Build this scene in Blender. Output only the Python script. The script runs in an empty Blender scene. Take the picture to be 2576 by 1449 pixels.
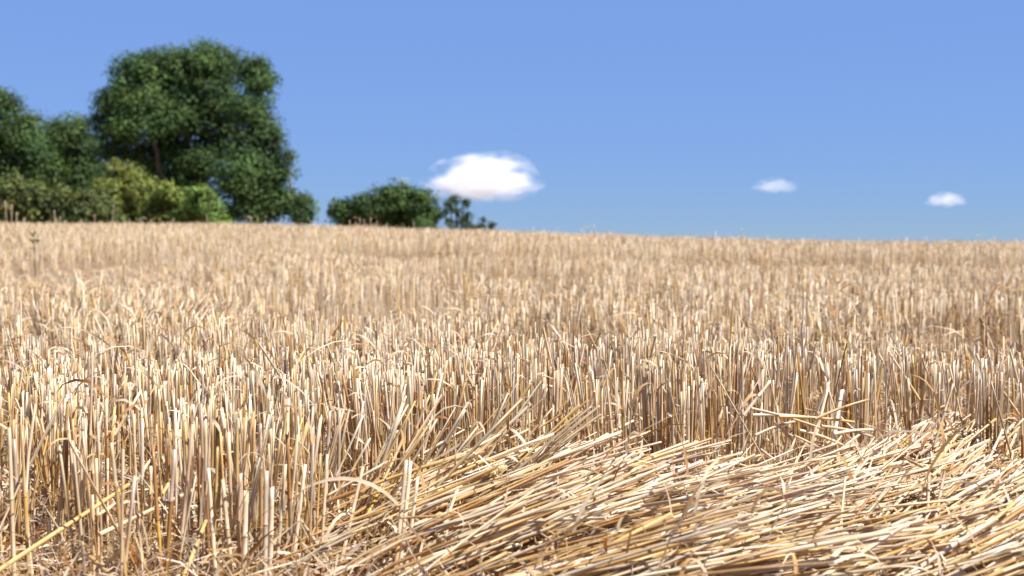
import bpy, math
import numpy as np
from mathutils import Vector

R = math.radians
rng = np.random.default_rng(11)
scene = bpy.context.scene
col = scene.collection

# ------------------------------------------------------------------ camera
CAM_H = 0.34                       # a low view, just above the cut stubble
F_PX = 3109.0                      # focal length for a picture 2576 wide
W_PX, H_PX = 2576.0, 1449.0
PITCH = math.atan(79.5 / F_PX)
cam_d = bpy.data.cameras.new('camera')
cam_d.sensor_width = 36.0
cam_d.lens = F_PX / W_PX * 36.0
cam_d.clip_start = 0.05
cam_d.clip_end = 9000.0
cam_d.dof.use_dof = True
cam_d.dof.focus_distance = 1.58
cam_d.dof.aperture_fstop = 8.8
cam = bpy.data.objects.new('camera', cam_d)
col.objects.link(cam)
cam.location = (0, 0, CAM_H)
cam.rotation_euler = (math.pi / 2 - PITCH, 0, 0)
scene.camera = cam

# ------------------------------------------------------------------ light
SUN_AZ, SUN_EL = 108.0, 56.0       # clockwise from the view direction, above the horizon
sun_vec = Vector((math.sin(R(SUN_AZ)) * math.cos(R(SUN_EL)), math.cos(R(SUN_AZ)) * math.cos(R(SUN_EL)), math.sin(R(SUN_EL))))
world = bpy.data.worlds.new('World')
scene.world = world
world.use_nodes = True
wn, wl = world.node_tree.nodes, world.node_tree.links
sky = wn.new('ShaderNodeTexSky')
sky.sky_type = 'NISHITA'
sky.sun_disc = False
sky.sun_elevation = R(SUN_EL)
sky.sun_rotation = R(SUN_AZ)
sky.altitude = 5000
sky.air_density = 0.7
sky.dust_density = 0.0
sky.ozone_density = 4.0
# the photograph's flat tone response: the same brightness compression over the whole sky, hue kept
bw = wn.new('ShaderNodeRGBToBW'); wl.new(sky.outputs['Color'], bw.inputs['Color'])
pw = wn.new('ShaderNodeMath'); pw.operation = 'POWER'; pw.inputs[1].default_value = -0.79
wl.new(bw.outputs['Val'], pw.inputs[0])
gain = wn.new('ShaderNodeMath'); gain.operation = 'MULTIPLY'; gain.inputs[1].default_value = 1.08
wl.new(pw.outputs[0], gain.inputs[0])
sm = wn.new('ShaderNodeVectorMath'); sm.operation = 'SCALE'
wl.new(sky.outputs['Color'], sm.inputs[0]); wl.new(gain.outputs[0], sm.inputs['Scale'])
bg = wn['Background']
wb = wn.new('ShaderNodeVectorMath'); wb.operation = 'MULTIPLY'; wb.inputs[1].default_value = (1.0, 0.965, 0.98)   # camera white balance
wl.new(sm.outputs['Vector'], wb.inputs[0])
wl.new(wb.outputs['Vector'], bg.inputs['Color'])
bg.inputs['Strength'].default_value = 0.14
sd = bpy.data.lights.new('sun', 'SUN')
sd.energy = 5.0
sd.angle = R(0.53)
sd.color = (1.0, 0.97, 0.92)
so = bpy.data.objects.new('sun', sd)
col.objects.link(so)
so.rotation_euler = (-sun_vec).to_track_quat('-Z', 'Y').to_euler()
so.location = (20, -20, 40)

vs = scene.view_settings
vs.view_transform = 'Standard'
vs.look = 'None'
vs.gamma = 1.0
vs.use_curve_mapping = False
vs.exposure = 1.17
cy = scene.cycles
cy.max_bounces = 8
cy.diffuse_bounces = 6
cy.transmission_bounces = 4
cy.volume_bounces = 6
cy.use_denoising = True
cy.denoiser = 'OPENIMAGEDENOISE'
cy.denoising_input_passes = 'RGB_ALBEDO_NORMAL'
cy.denoising_prefilter = 'ACCURATE'
cy.sample_clamp_indirect = 8.0


# ------------------------------------------------------------------ helpers
def at(px, py, d):
    """Point at depth d that the photograph shows at (px, py) of a 2576-wide picture."""
    xc, yc = (px - W_PX / 2) / F_PX, (H_PX / 2 - py) / F_PX
    cp, sp = math.cos(PITCH), math.sin(PITCH)
    return np.array([xc * d, (cp + yc * sp) * d, CAM_H + (-sp + yc * cp) * d])


def project(p):
    """World points -> (px, py) in 2576 units and depth."""
    cp, sp = math.cos(PITCH), math.sin(PITCH)
    x, y, z = p[..., 0], p[..., 1], p[..., 2] - CAM_H
    d = np.maximum(y * cp - z * sp, 1e-3)
    u = y * sp + z * cp
    return W_PX / 2 + F_PX * x / d, H_PX / 2 - F_PX * u / d, d


def tag(o, label=None, cat=None, group=None, kind=None):
    if label: o['label'] = label
    if cat: o['category'] = cat
    if group: o['group'] = group
    if kind: o['kind'] = kind
    return o


_ph = rng.uniform(0, 6.283, (40,))
_dr = rng.normal(0, 1, (40, 2))
_dr /= np.linalg.norm(_dr, axis=1, keepdims=True)


def noise2(x, y, scale, seed=0):
    """Smooth sum-of-sines noise, about -1..1, features about `scale` metres."""
    v = 0.0
    for i in range(6):
        k = (seed * 7 + i) % 40
        f = 6.283 / (scale * (0.8 + 0.35 * i))
        v = v + np.sin((x * _dr[k, 0] + y * _dr[k, 1]) * f + _ph[(k * 3 + 1) % 40])
    return v / 2.6


def sstep(a, b, x):
    t = np.clip((x - a) / (b - a), 0, 1)
    return t * t * (3 - 2 * t)


def ground_z(x, y):
    """The field: level near the camera, rising to a low crest 21 m off, falling away behind it."""
    x = np.asarray(x, float); y = np.asarray(y, float)
    crest = 0.545 - 0.165 * np.tanh((x - 0.6) / 4.2)
    s = np.clip((y - 2.6) / 18.6, 0, 1)
    up = crest * (3 * s * s - 2 * s ** 3)
    o = np.maximum(y - 22.0, 0)
    down = -3.4 * (1 - np.exp(-(o / 40.0) ** 1.5))
    near = sstep(40, 5, np.hypot(x, y))
    rough = near * (0.010 * noise2(x, y, 0.9, 1) + 0.006 * noise2(x, y, 0.25, 2))
    return up + down * np.clip(1.0, 0, 1) + rough


# ------------------------------------------------------------------ mesh building
def frames(c):
    t = np.gradient(c, axis=1)
    t /= np.maximum(np.linalg.norm(t, axis=2, keepdims=True), 1e-9)
    m = t.mean(axis=1)
    ax = np.argmin(np.abs(m), axis=1)
    u = np.eye(3)[ax][:, None, :]
    n1 = u - (u * t).sum(2, keepdims=True) * t
    n1 /= np.maximum(np.linalg.norm(n1, axis=2, keepdims=True), 1e-9)
    return t, n1, np.cross(t, n1)


def tube_arrays(c, rad, colr, sides, phase=None, rnd=None, slant=None, oval=None):
    """c (N,R,3), rad (N,R), colr (N,R,3) -> verts (N,R,S,3), cols, suv, quads for one tube."""
    N, Rn = c.shape[:2]
    t, n1, n2 = frames(c)
    a = np.arange(sides) / sides * 6.28318
    if phase is None: phase = np.zeros(N)
    a = a[None, :] + phase[:, None]
    ca, sa = np.cos(a)[:, None, :, None], np.sin(a)[:, None, :, None]
    ov = 1.0 if oval is None else oval[:, None, None, None]
    off = ca * n1[:, :, None, :] + sa * ov * n2[:, :, None, :]
    v = c[:, :, None, :] + off * rad[:, :, None, None]
    if slant is not None:          # the cut end is not square
        for k in range(1, 1 + slant[1]):
            v[:, -k] += t[:, -k][:, None, :] * (np.cos(a)[:, :, None] * (slant[0] * rad[:, -k])[:, None, None])
    seg = np.linalg.norm(np.diff(c, axis=1), axis=2)
    along = np.concatenate([np.zeros((N, 1)), np.cumsum(seg, axis=1)], axis=1)
    if rnd is None: rnd = np.zeros(N)
    suv = np.stack([np.broadcast_to(np.cos(a)[:, None, :] * 0.0022, (N, Rn, sides)) + rnd[:, None, None] * 7.0,
                    np.broadcast_to(np.sin(a)[:, None, :] * 0.0022, (N, Rn, sides)) + rnd[:, None, None] * 3.0,
                    np.broadcast_to(along[:, :, None], (N, Rn, sides)) + rnd[:, None, None]], axis=3)
    cc = np.broadcast_to(colr[:, :, None, :], (N, Rn, sides, 3))
    r, s = np.meshgrid(np.arange(Rn - 1), np.arange(sides), indexing='ij')
    q = np.stack([r * sides + s, r * sides + (s + 1) % sides, (r + 1) * sides + (s + 1) % sides, (r + 1) * sides + s], axis=2).reshape(-1, 4)
    return v.reshape(N, -1, 3), cc.reshape(N, -1, 3), suv.reshape(N, -1, 3), q


def ribbon_arrays(c, side, colr, rnd):
    """c (N,R,3), side (N,R,3) half-width vectors -> arrays for flat dry leaves."""
    N, Rn = c.shape[:2]
    v = np.stack([c - side, c + side], axis=2)
    seg = np.linalg.norm(np.diff(c, axis=1), axis=2)
    along = np.concatenate([np.zeros((N, 1)), np.cumsum(seg, axis=1)], axis=1)
    suv = np.stack([np.broadcast_to(np.array([-0.002, 0.002])[None, None, :] + rnd[:, None, None] * 5, (N, Rn, 2)),
                    np.broadcast_to(rnd[:, None, None] * 9, (N, Rn, 2)),
                    np.broadcast_to(along[:, :, None] + rnd[:, None, None], (N, Rn, 2))], axis=3)
    cc = np.broadcast_to(colr[:, None, None, :], (N, Rn, 2, 3))
    r = np.arange(Rn - 1)
    q = np.stack([2 * r, 2 * r + 1, 2 * r + 3, 2 * r + 2], axis=1)
    return v.reshape(N, -1, 3), cc.reshape(N, -1, 3), suv.reshape(N, -1, 3), q


def make_mesh(name, groups, mat, smooth=True):
    """groups: list of (v (N,n,3), c, suv, q (m,4), flat_mask or None) of repeated pieces; one mesh out."""
    V, Cc, S, Q, FL = [], [], [], [], []
    base = 0
    for v, c, s, q, fl in groups:
        N, n = v.shape[:2]
        if N == 0: continue
        V.append(v.reshape(-1, 3)); Cc.append(c.reshape(-1, 3)); S.append(s.reshape(-1, 3))
        Q.append((q[None] + (np.arange(N) * n)[:, None, None]).reshape(-1, 4) + base)
        f = np.ones(len(q), bool) if fl is None else fl
        FL.append(np.tile(f, N))
        base += N * n
    V = np.concatenate(V).astype(np.float32); Q = np.concatenate(Q).astype(np.int32)
    Cc = np.concatenate(Cc); S = np.concatenate(S).astype(np.float32); FL = np.concatenate(FL)
    me = bpy.data.meshes.new(name)
    me.vertices.add(len(V)); me.vertices.foreach_set('co', V.ravel())
    me.loops.add(Q.size); me.loops.foreach_set('vertex_index', Q.ravel())
    me.polygons.add(len(Q))
    me.polygons.foreach_set('loop_start', np.arange(0, Q.size, 4, dtype=np.int32))
    a = me.attributes.new('col', 'FLOAT_COLOR', 'POINT')
    a.data.foreach_set('color', np.concatenate([Cc, np.ones((len(Cc), 1))], axis=1).astype(np.float32).ravel())
    a = me.attributes.new('suv', 'FLOAT_VECTOR', 'POINT')
    a.data.foreach_set('vector', S.ravel())
    me.update(calc_edges=True)
    me.polygons.foreach_set('use_smooth', FL if smooth else np.zeros(len(Q), bool))
    me.materials.append(mat)
    return me


def link(name, me, parent=None, loc=None):
    o = bpy.data.objects.new(name, me)
    col.objects.link(o)
    if parent is not None: o.parent = parent
    if loc is not None: o.location = loc
    return o


# ------------------------------------------------------------------ materials
def new_mat(name):
    m = bpy.data.materials.new(name); m.use_nodes = True
    n = m.node_tree.nodes; n.clear()
    out = n.new('ShaderNodeOutputMaterial')
    return m, n, m.node_tree.links, out


def straw_material(name, rough, trans, streak):
    m, n, l, out = new_mat(name)
    at_ = n.new('ShaderNodeAttribute'); at_.attribute_name = 'col'
    uv = n.new('ShaderNodeAttribute'); uv.attribute_name = 'suv'
    mp = n.new('ShaderNodeMapping'); mp.inputs['Scale'].default_value = (900, 900, 14)
    l.new(uv.outputs['Vector'], mp.inputs['Vector'])
    nz = n.new('ShaderNodeTexNoise'); nz.inputs['Scale'].default_value = 1.0; nz.inputs['Detail'].default_value = 3
    l.new(mp.outputs['Vector'], nz.inputs['Vector'])
    mp2 = n.new('ShaderNodeMapping'); mp2.inputs['Scale'].default_value = (120, 120, 60)
    l.new(uv.outputs['Vector'], mp2.inputs['Vector'])
    nz2 = n.new('ShaderNodeTexNoise'); nz2.inputs['Scale'].default_value = 1.0; nz2.inputs['Detail'].default_value = 4
    l.new(mp2.outputs['Vector'], nz2.inputs['Vector'])
    rmp = n.new('ShaderNodeMapRange'); rmp.inputs['From Min'].default_value = 0.3; rmp.inputs['From Max'].default_value = 0.7
    rmp.inputs['To Min'].default_value = 1 - streak; rmp.inputs['To Max'].default_value = 1 + streak
    l.new(nz.outputs['Fac'], rmp.inputs['Value'])
    mul = n.new('ShaderNodeVectorMath'); mul.operation = 'SCALE'
    l.new(at_.outputs['Color'], mul.inputs[0]); l.new(rmp.outputs['Result'], mul.inputs['Scale'])
    # blotches of golden and grey weathering
    cr = n.new('ShaderNodeValToRGB')
    cr.color_ramp.elements[0].position = 0.36; cr.color_ramp.elements[0].color = (0.92, 0.80, 0.62, 1)
    cr.color_ramp.elements[1].position = 0.66; cr.color_ramp.elements[1].color = (1, 1, 1.04, 1)
    l.new(nz2.outputs['Fac'], cr.inputs['Fac'])
    mx = n.new('ShaderNodeMix'); mx.data_type = 'RGBA'; mx.blend_type = 'MULTIPLY'; mx.inputs['Factor'].default_value = 0.8
    l.new(mul.outputs['Vector'], mx.inputs[6]); l.new(cr.outputs['Color'], mx.inputs[7])
    p = n.new('ShaderNodeBsdfPrincipled')
    p.inputs['Roughness'].default_value = rough
    p.inputs['Specular IOR Level'].default_value = 0.5
    l.new(mx.outputs[2], p.inputs['Base Color'])
    bp = n.new('ShaderNodeBump'); bp.inputs['Strength'].default_value = 0.25; bp.inputs['Distance'].default_value = 0.0004
    l.new(nz.outputs['Fac'], bp.inputs['Height']); l.new(bp.outputs['Normal'], p.inputs['Normal'])
    tr = n.new('ShaderNodeBsdfTranslucent')
    tint = n.new('ShaderNodeMix'); tint.data_type = 'RGBA'; tint.blend_type = 'MULTIPLY'; tint.inputs['Factor'].default_value = 1.0
    tint.inputs[7].default_value = (1.0, 0.76, 0.47, 1)
    l.new(mx.outputs[2], tint.inputs[6]); l.new(tint.outputs[2], tr.inputs['Color'])
    ms = n.new('ShaderNodeMixShader'); ms.inputs['Fac'].default_value = trans
    l.new(p.outputs['BSDF'], ms.inputs[1]); l.new(tr.outputs['BSDF'], ms.inputs[2])
    l.new(ms.outputs['Shader'], out.inputs['Surface'])
    return m


M_STRAW = straw_material('straw', 0.38, 0.30, 0.26)
M_LEAF = straw_material('dry_leaf', 0.55, 0.45, 0.18)


def foliage_material(name):
    m, n, l, out = new_mat(name)
    at_ = n.new('ShaderNodeAttribute'); at_.attribute_name = 'col'
    p = n.new('ShaderNodeBsdfPrincipled'); p.inputs['Roughness'].default_value = 0.6; p.inputs['Specular IOR Level'].default_value = 0.18
    l.new(at_.outputs['Color'], p.inputs['Base Color'])
    tr = n.new('ShaderNodeBsdfTranslucent')
    tint = n.new('ShaderNodeMix'); tint.data_type = 'RGBA'; tint.blend_type = 'MULTIPLY'; tint.inputs['Factor'].default_value = 1.0
    tint.inputs[7].default_value = (1.1, 1.2, 0.5, 1)
    l.new(at_.outputs['Color'], tint.inputs[6]); l.new(tint.outputs[2], tr.inputs['Color'])
    ms = n.new('ShaderNodeMixShader'); ms.inputs['Fac'].default_value = 0.22
    l.new(p.outputs['BSDF'], ms.inputs[1]); l.new(tr.outputs['BSDF'], ms.inputs[2])
    l.new(ms.outputs['Shader'], out.inputs['Surface'])
    return m


M_FOL = foliage_material('foliage')

M_BARK, n, l, out = new_mat('bark')
tc = n.new('ShaderNodeTexCoord'); nz = n.new('ShaderNodeTexNoise'); nz.inputs['Scale'].default_value = 6
l.new(tc.outputs['Object'], nz.inputs['Vector'])
cr = n.new('ShaderNodeValToRGB'); cr.color_ramp.elements[0].color = (0.05, 0.035, 0.022, 1); cr.color_ramp.elements[1].color = (0.17, 0.12, 0.08, 1)
l.new(nz.outputs['Fac'], cr.inputs['Fac'])
p = n.new('ShaderNodeBsdfPrincipled'); p.inputs['Roughness'].default_value = 0.9
l.new(cr.outputs['Color'], p.inputs['Base Color']); l.new(p.outputs['BSDF'], out.inputs['Surface'])

M_SOIL, n, l, out = new_mat('stubble_soil')
tc = n.new('ShaderNodeTexCoord')
nz = n.new('ShaderNodeTexNoise'); nz.inputs['Scale'].default_value = 55; nz.inputs['Detail'].default_value = 8
nz2 = n.new('ShaderNodeTexNoise'); nz2.inputs['Scale'].default_value = 7; nz2.inputs['Detail'].default_value = 4
l.new(tc.outputs['Object'], nz.inputs['Vector']); l.new(tc.outputs['Object'], nz2.inputs['Vector'])
cr = n.new('ShaderNodeValToRGB')
cr.color_ramp.elements[0].position = 0.35; cr.color_ramp.elements[0].color = (0.10, 0.065, 0.04, 1)
cr.color_ramp.elements[1].position = 0.65; cr.color_ramp.elements[1].color = (0.30, 0.21, 0.12, 1)
l.new(nz.outputs['Fac'], cr.inputs['Fac'])
cr2 = n.new('ShaderNodeValToRGB')
cr2.color_ramp.elements[0].position = 0.3; cr2.color_ramp.elements[0].color = (0.75, 0.72, 0.68, 1)
cr2.color_ramp.elements[1].position = 0.7; cr2.color_ramp.elements[1].color = (1.1, 1.05, 1, 1)
l.new(nz2.outputs['Fac'], cr2.inputs['Fac'])
mx = n.new('ShaderNodeMix'); mx.data_type = 'RGBA'; mx.blend_type = 'MULTIPLY'; mx.inputs['Factor'].default_value = 1
l.new(cr.outputs['Color'], mx.inputs[6]); l.new(cr2.outputs['Color'], mx.inputs[7])
p = n.new('ShaderNodeBsdfPrincipled'); p.inputs['Roughness'].default_value = 0.95
l.new(mx.outputs[2], p.inputs['Base Color'])
bp = n.new('ShaderNodeBump'); bp.inputs['Strength'].default_value = 0.6; bp.inputs['Distance'].default_value = 0.008
l.new(nz.outputs['Fac'], bp.inputs['Height']); l.new(bp.outputs['Normal'], p.inputs['Normal'])
l.new(p.outputs['BSDF'], out.inputs['Surface'])

# ------------------------------------------------------------------ ground
def axis_steps(a, b, step, far):
    xs = list(np.arange(a, b, step)); s = step
    while xs[-1] < far: s *= 1.22; xs.append(xs[-1] + s)
    lo = []; s = step; v = a
    while v > -far: s *= 1.22; v -= s; lo.append(v)
    return np.array(lo[::-1] + xs)


gx = axis_steps(-3.0, 3.0, 0.08, 3500)
gy = axis_steps(0.5, 6.0, 0.08, 3500)
GX, GY = np.meshgrid(gx, gy, indexing='xy')
GV = np.stack([GX, GY, ground_z(GX, GY)], axis=2).reshape(-1, 3)
nx, ny = len(gx), len(gy)
i, j = np.meshgrid(np.arange(nx - 1), np.arange(ny - 1), indexing='xy')
gq = np.stack([j * nx + i, j * nx + i + 1, (j + 1) * nx + i + 1, (j + 1) * nx + i], axis=2).reshape(-1, 4)
g_me = make_mesh('ground', [(GV[None], np.ones((1, len(GV), 3)), GV[None].copy(), gq, None)], M_SOIL)
tag(link('ground', g_me), 'brown soil of the stubble field rising to a low crest', 'ground', kind='structure')

# ------------------------------------------------------------------ straw colours
PAL = np.array([[0.62, 0.51, 0.345], [0.76, 0.67, 0.50], [0.52, 0.35, 0.15], [0.52, 0.44, 0.34], [0.40, 0.21, 0.07], [0.62, 0.46, 0.19]])
PAL_P = np.array([0.32, 0.29, 0.13, 0.13, 0.06, 0.07])
TONE = ['buff', 'cream', 'golden', 'grey-tan', 'orange-brown', 'yellow']


def straw_cols(N, p=PAL_P):
    k = rng.choice(len(PAL), N, p=p)
    c = PAL[k] * rng.uniform(0.86, 1.12, (N, 1)) * rng.uniform(0.97, 1.03, (N, 3))
    return np.clip(c, 0, 0.85), k


# ------------------------------------------------------------------ where the straw stands and where it lies
ROW_ANG = R(24)
TRACK = lambda x: 9.9 + 0.035 * x
HOLLOWS = [(-0.60, 4.3, 0.40, 1.1), (0.62, 4.6, 0.34, 0.9), (1.35, 3.7, 0.28, 0.7), (-2.1, 6.4, 0.6, 1.2), (0.1, 7.4, 0.7, 1.2), (2.5, 5.9, 0.6, 0.9), (-1.55, 3.3, 0.24, 0.6), (-2.9, 9.0, 0.9, 1.4), (-0.8, 10.6, 1.1, 1.4), (0.15, 3.1, 0.16, 0.5), (1.0, 2.75, 0.14, 0.4)]


def lodge_left(x, y):
    return np.clip((x - (-0.305 + 0.06 * sstep(1.2, 1.8, y) + 0.05 * noise2(x, y, 0.5, 3))) / 0.34, 0, 1)


def lodge_back(x, y):
    return np.clip(((1.50 + 0.07 * sstep(-0.1, 0.3, x) + 0.04 * noise2(x, y, 0.6, 4) + 0.08 * np.exp(-((x - 0.43) / 0.17) ** 2)) - y) / 0.08, 0, 1)


def lodge(x, y):
    """0 where straw stands, 1 where it is pressed flat (the front right of the view)."""
    return np.minimum(lodge_left(x, y), lodge_back(x, y))


def standing_roots(y0, y1, density):
    """Plants drilled in rows 12.5 cm apart, each a tuft of stalks."""
    half = lambda y: 0.445 * y + 1.0
    hw = half(y1)
    ext = math.hypot(hw, y1) + 1
    nrow = int(2 * ext / 0.125)
    per = 0.042
    rr = (np.arange(nrow) - nrow / 2) * 0.125
    ss = np.arange(-ext, ext, per)
    A, B = np.meshgrid(rr, ss, indexing='ij')
    A = A.ravel() + rng.normal(0, 0.009, A.size); B = B.ravel() + rng.uniform(-per / 2, per / 2, B.size)
    ca, sa = math.cos(ROW_ANG), math.sin(ROW_ANG)
    X, Y = A * ca - B * sa, A * sa + B * ca
    Y = Y + y1 * 0
    k = (Y > y0) & (Y <= y1) & (np.abs(X) < half(Y))
    X, Y = X[k], Y[k]
    mean = density * 0.125 * per
    cnt = rng.poisson(mean * np.clip(1.0 + 0.40 * noise2(X, Y, 0.7, 5) + 0.35 * noise2(X, Y, 2.2, 13) * sstep(3, 6, Y), 0.12, 2), len(X))
    X, Y = np.repeat(X, cnt), np.repeat(Y, cnt)
    return X + rng.normal(0, 0.009, len(X)), Y + rng.normal(0, 0.009, len(Y))


def stalk_geometry(X, Y, L):
    """Lean direction, lean from upright and length for stalks rooted at X, Y."""
    N = len(X)
    cut = 0.182 + 0.014 * noise2(X, Y, 0.8, 6) + 0.014 * noise2(X, Y, 3.0, 12) * sstep(3, 7, Y) + rng.normal(0, 0.011, N)
    cut = np.where(rng.random(N) < 0.18, cut * rng.uniform(0.35, 0.92, N), cut)
    tall = rng.random(N) < 0.008
    cut = np.where(tall, cut + rng.uniform(0.03, 0.09, N), cut)
    az = rng.uniform(0, 6.283, N)
    lean = np.abs(rng.normal(0, R(5.5), N))
    stray = rng.random(N) < 0.08
    lean = np.where(stray, rng.uniform(R(10), R(35), N), lean)
    # an old wheel track across the field: short, broken stubble
    yt = Y - TRACK(X) - 0.25 * noise2(X, Y, 1.5, 14)
    tr = sstep(-1.3, -0.9, yt) * sstep(0.95, 0.8, yt) * sstep(-0.5, 1.8, X + 0.5 * noise2(X, Y, 1.5, 15))
    tr = np.maximum(tr, sstep(-3.2, -2.9, yt) * sstep(-1.9, -2.1, yt) * sstep(-1.0, -2.2, X) * 0.8)
    cut = cut * (1 - 0.72 * tr * rng.uniform(0.8, 1.1, N))
    cut = cut + 0.02 * np.exp(-((yt - 1.5) / 0.6) ** 2) * (X > 0)
    for bx_, by_, brx, bry in HOLLOWS:
        e2 = ((X - bx_) / brx) ** 2 + ((Y - by_) / bry) ** 2 + 0.25 * noise2(X, Y, 0.3, 16)
        cut = cut * (1 - 0.78 * sstep(1.15, 0.7, e2))
    # a pushed-over patch in the middle distance
    e = ((X + 0.92) / 0.30) ** 2 + ((Y - 3.75) / 0.60) ** 2 + 0.4 * noise2(X, Y, 0.25, 17)
    w = np.clip(1.3 - e, 0, 1)
    az = np.where(rng.random(N) < w, rng.normal(R(15), R(14), N), az)
    lean = np.where(w > 0, lean + w * rng.uniform(R(8), R(42), N), lean)
    # weak lean field and the edge of the flattened straw
    az_l = R(14) + R(10) * noise2(X, Y, 0.5, 8) + rng.normal(0, R(7), N)
    lw = np.where(L > 0, lodge_left(X, Y) ** 0.9 * sstep(0.4, 1.0, lodge_back(X, Y)), 0)
    az = np.where(lw > 0.02, az_l, az)
    lean = np.where(lw > 0.02, R(5) + lw * R(62) + rng.normal(0, R(5), N), lean)
    length = np.where(lw > 0.02, cut * (0.98 + 0.28 * lw), cut / np.cos(np.minimum(lean, R(40))))
    return az, lean, length


def centreline(X, Y, Z, az, lean, length, t, bend):
    """t (N,R) 0..1 along the stalk; bend > 0 means it curves over from an upright base."""
    th = lean[:, None] * (1 - bend[:, None] * (1 - np.clip(t * 2.2, 0, 1)) ** 2)
    mid = 0.5 * (th[:, 1:] + th[:, :-1])
    ds = np.diff(t, axis=1) * length[:, None]
    h = np.concatenate([np.zeros((len(X), 1)), np.cumsum(np.sin(mid) * ds, axis=1)], axis=1)
    z = np.concatenate([np.zeros((len(X), 1)), np.cumsum(np.cos(mid) * ds, axis=1)], axis=1)
    return np.stack([X[:, None] + h * np.cos(az)[:, None], Y[:, None] + h * np.sin(az)[:, None], Z[:, None] + z], axis=2)


def detailed_tubes(cl_fn, N, length, rad0, cols, rnd):
    """Near stalks: rings along the stem, a swollen joint, a hollow cut end. Returns body arrays and joint arrays."""
    j = rng.uniform(0.34, 0.78, N)
    w = np.clip(0.0012 / length, 0.003, 0.05)
    t = np.stack([np.zeros(N), j * 0.5, j - w, j, j + w, j + (1 - j) * 0.33, j + (1 - j) * 0.66, np.ones(N) * 0.999, np.ones(N)], axis=1)
    c = cl_fn(t)
    # hollow end: rim, then back inside
    tan = c[:, -1] - c[:, -2]; tan /= np.maximum(np.linalg.norm(tan, axis=1, keepdims=True), 1e-9)
    c2 = np.concatenate([c, (c[:, -1] - tan * 0.0002)[:, None], (c[:, -1] - tan * 0.008)[:, None]], axis=1)
    taper = np.linspace(1.12, 0.92, t.shape[1])[None, :] * np.ones((N, 1))
    taper[:, 3] *= 1.16
    rad = rad0[:, None] * np.concatenate([taper, taper[:, -1:] * 0.62, taper[:, -1:] * 0.55], axis=1)
    cc = np.repeat(cols[:, None, :], rad.shape[1], axis=1)
    low, _ = straw_cols(N, np.array([0.24, 0.12, 0.30, 0.12, 0.16, 0.06]))
    cc[:, :3] = low[:, None]
    jc = np.array([0.80, 0.66, 0.48])
    cc[:, 3] = cc[:, 3] * jc
    gold = (rng.random(N) < 0.35)[:, None, None] * np.array([0.0, 0.08, 0.3])
    cc[:, 4:6] = cc[:, 4:6] * (1 - gold)
    sides = 5
    v, cv, sv, q = tube_arrays(c2, rad, cc, sides, rng.uniform(0, 6.28, N), rnd, slant=(rng.normal(0, 0.7, N), 3), oval=rng.uniform(0.62, 1.0, N))
    flat = np.ones(len(q), bool); flat[-2 * sides:] = False
    jr = np.stack([c[:, 2], c[:, 3], c[:, 4]], axis=1)
    jrad = rad0[:, None] * np.array([1.06, 1.24, 1.04])[None]
    jcol = np.repeat((cols * np.array([0.72, 0.55, 0.38]))[:, None], 3, axis=1)
    jv = tube_arrays(jr, jrad, jcol, sides, None, rnd)
    return (v, cv, sv, q, flat), (jv[0], jv[1], jv[2], jv[3], None), c


def leaf_ribbons(p0, az, length, width, el0, curl, twist, cols, rnd, R_=6, flop=None):
    """Dry leaves: leave p0 upward at el0, curl over by `curl` radians, twisting on the way."""
    N = len(p0)
    s = np.linspace(0, 1, R_)[None, :]
    el = el0[:, None] - curl[:, None] * s ** 1.25
    a = az[:, None] + twist[:, None] * 0.6 * s
    step = (length / (R_ - 1))[:, None]
    dx, dy, dz = np.cos(el) * np.cos(a) * step, np.cos(el) * np.sin(a) * step, np.sin(el) * step
    c = np.stack([np.cumsum(dx, 1) - dx, np.cumsum(dy, 1) - dy, np.cumsum(dz, 1) - dz], axis=2) + p0[:, None, :]
    t = np.stack([np.cos(el) * np.cos(a), np.cos(el) * np.sin(a), np.sin(el)], axis=2)
    b = np.stack([-np.sin(a), np.cos(a), np.zeros_like(a)], axis=2)
    nrm = np.cross(t, b)
    tw = (twist[:, None] * 1.6 * s)[:, :, None] + (rng.uniform(-0.6, 0.6, N))[:, None, None]
    prof = np.interp(np.linspace(0, 1, R_), [0, 0.25, 0.7, 1], [0.75, 1.0, 0.7, 0.04])[None, :, None]
    side = (b * np.cos(tw) + nrm * np.sin(tw)) * prof * (width / 2)[:, None, None]
    return c, side, cols, rnd


def leaf_group(p0, az, length, width, el0, curl, twist, cols, rnd, R_=6):
    c, s, cc, rr = leaf_ribbons(p0, az, length, width, el0, curl, twist, cols, rnd, R_)
    a = ribbon_arrays(c, s, cc, rr)
    return (a[0], a[1], a[2], a[3], None)


def sel(g, k):
    return (g[0][k], g[1][k], g[2][k], g[3], g[4])


# near standing stalks (detailed) -------------------------------------------------
NEAR_END = 2.6
X, Y = standing_roots(1.02, NEAR_END, 1280)
L = lodge(X, Y)
keep = (L < 0.97) & ~((L > 0.25) & (rng.random(len(X)) < 0.30)) & ~((lodge_left(X, Y) > 0.85) & (lodge_back(X, Y) > 0.15))
# thin, littered ground at the bottom left, a thicker clump beside the flattened straw
hole = np.exp(-(((X + 0.42) / 0.13) ** 2 + ((Y - 1.24) / 0.13) ** 2))
keep &= ~((L > 0.08) & (Y < 1.26)) & ~((X > -0.34) & (Y < 1.12))
keep &= rng.random(len(X)) > 0.9 * hole
keep &= ~((Y < 1.13) & (rng.random(len(X)) < 0.55))
X, Y, L = X[keep], Y[keep], L[keep]
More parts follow.
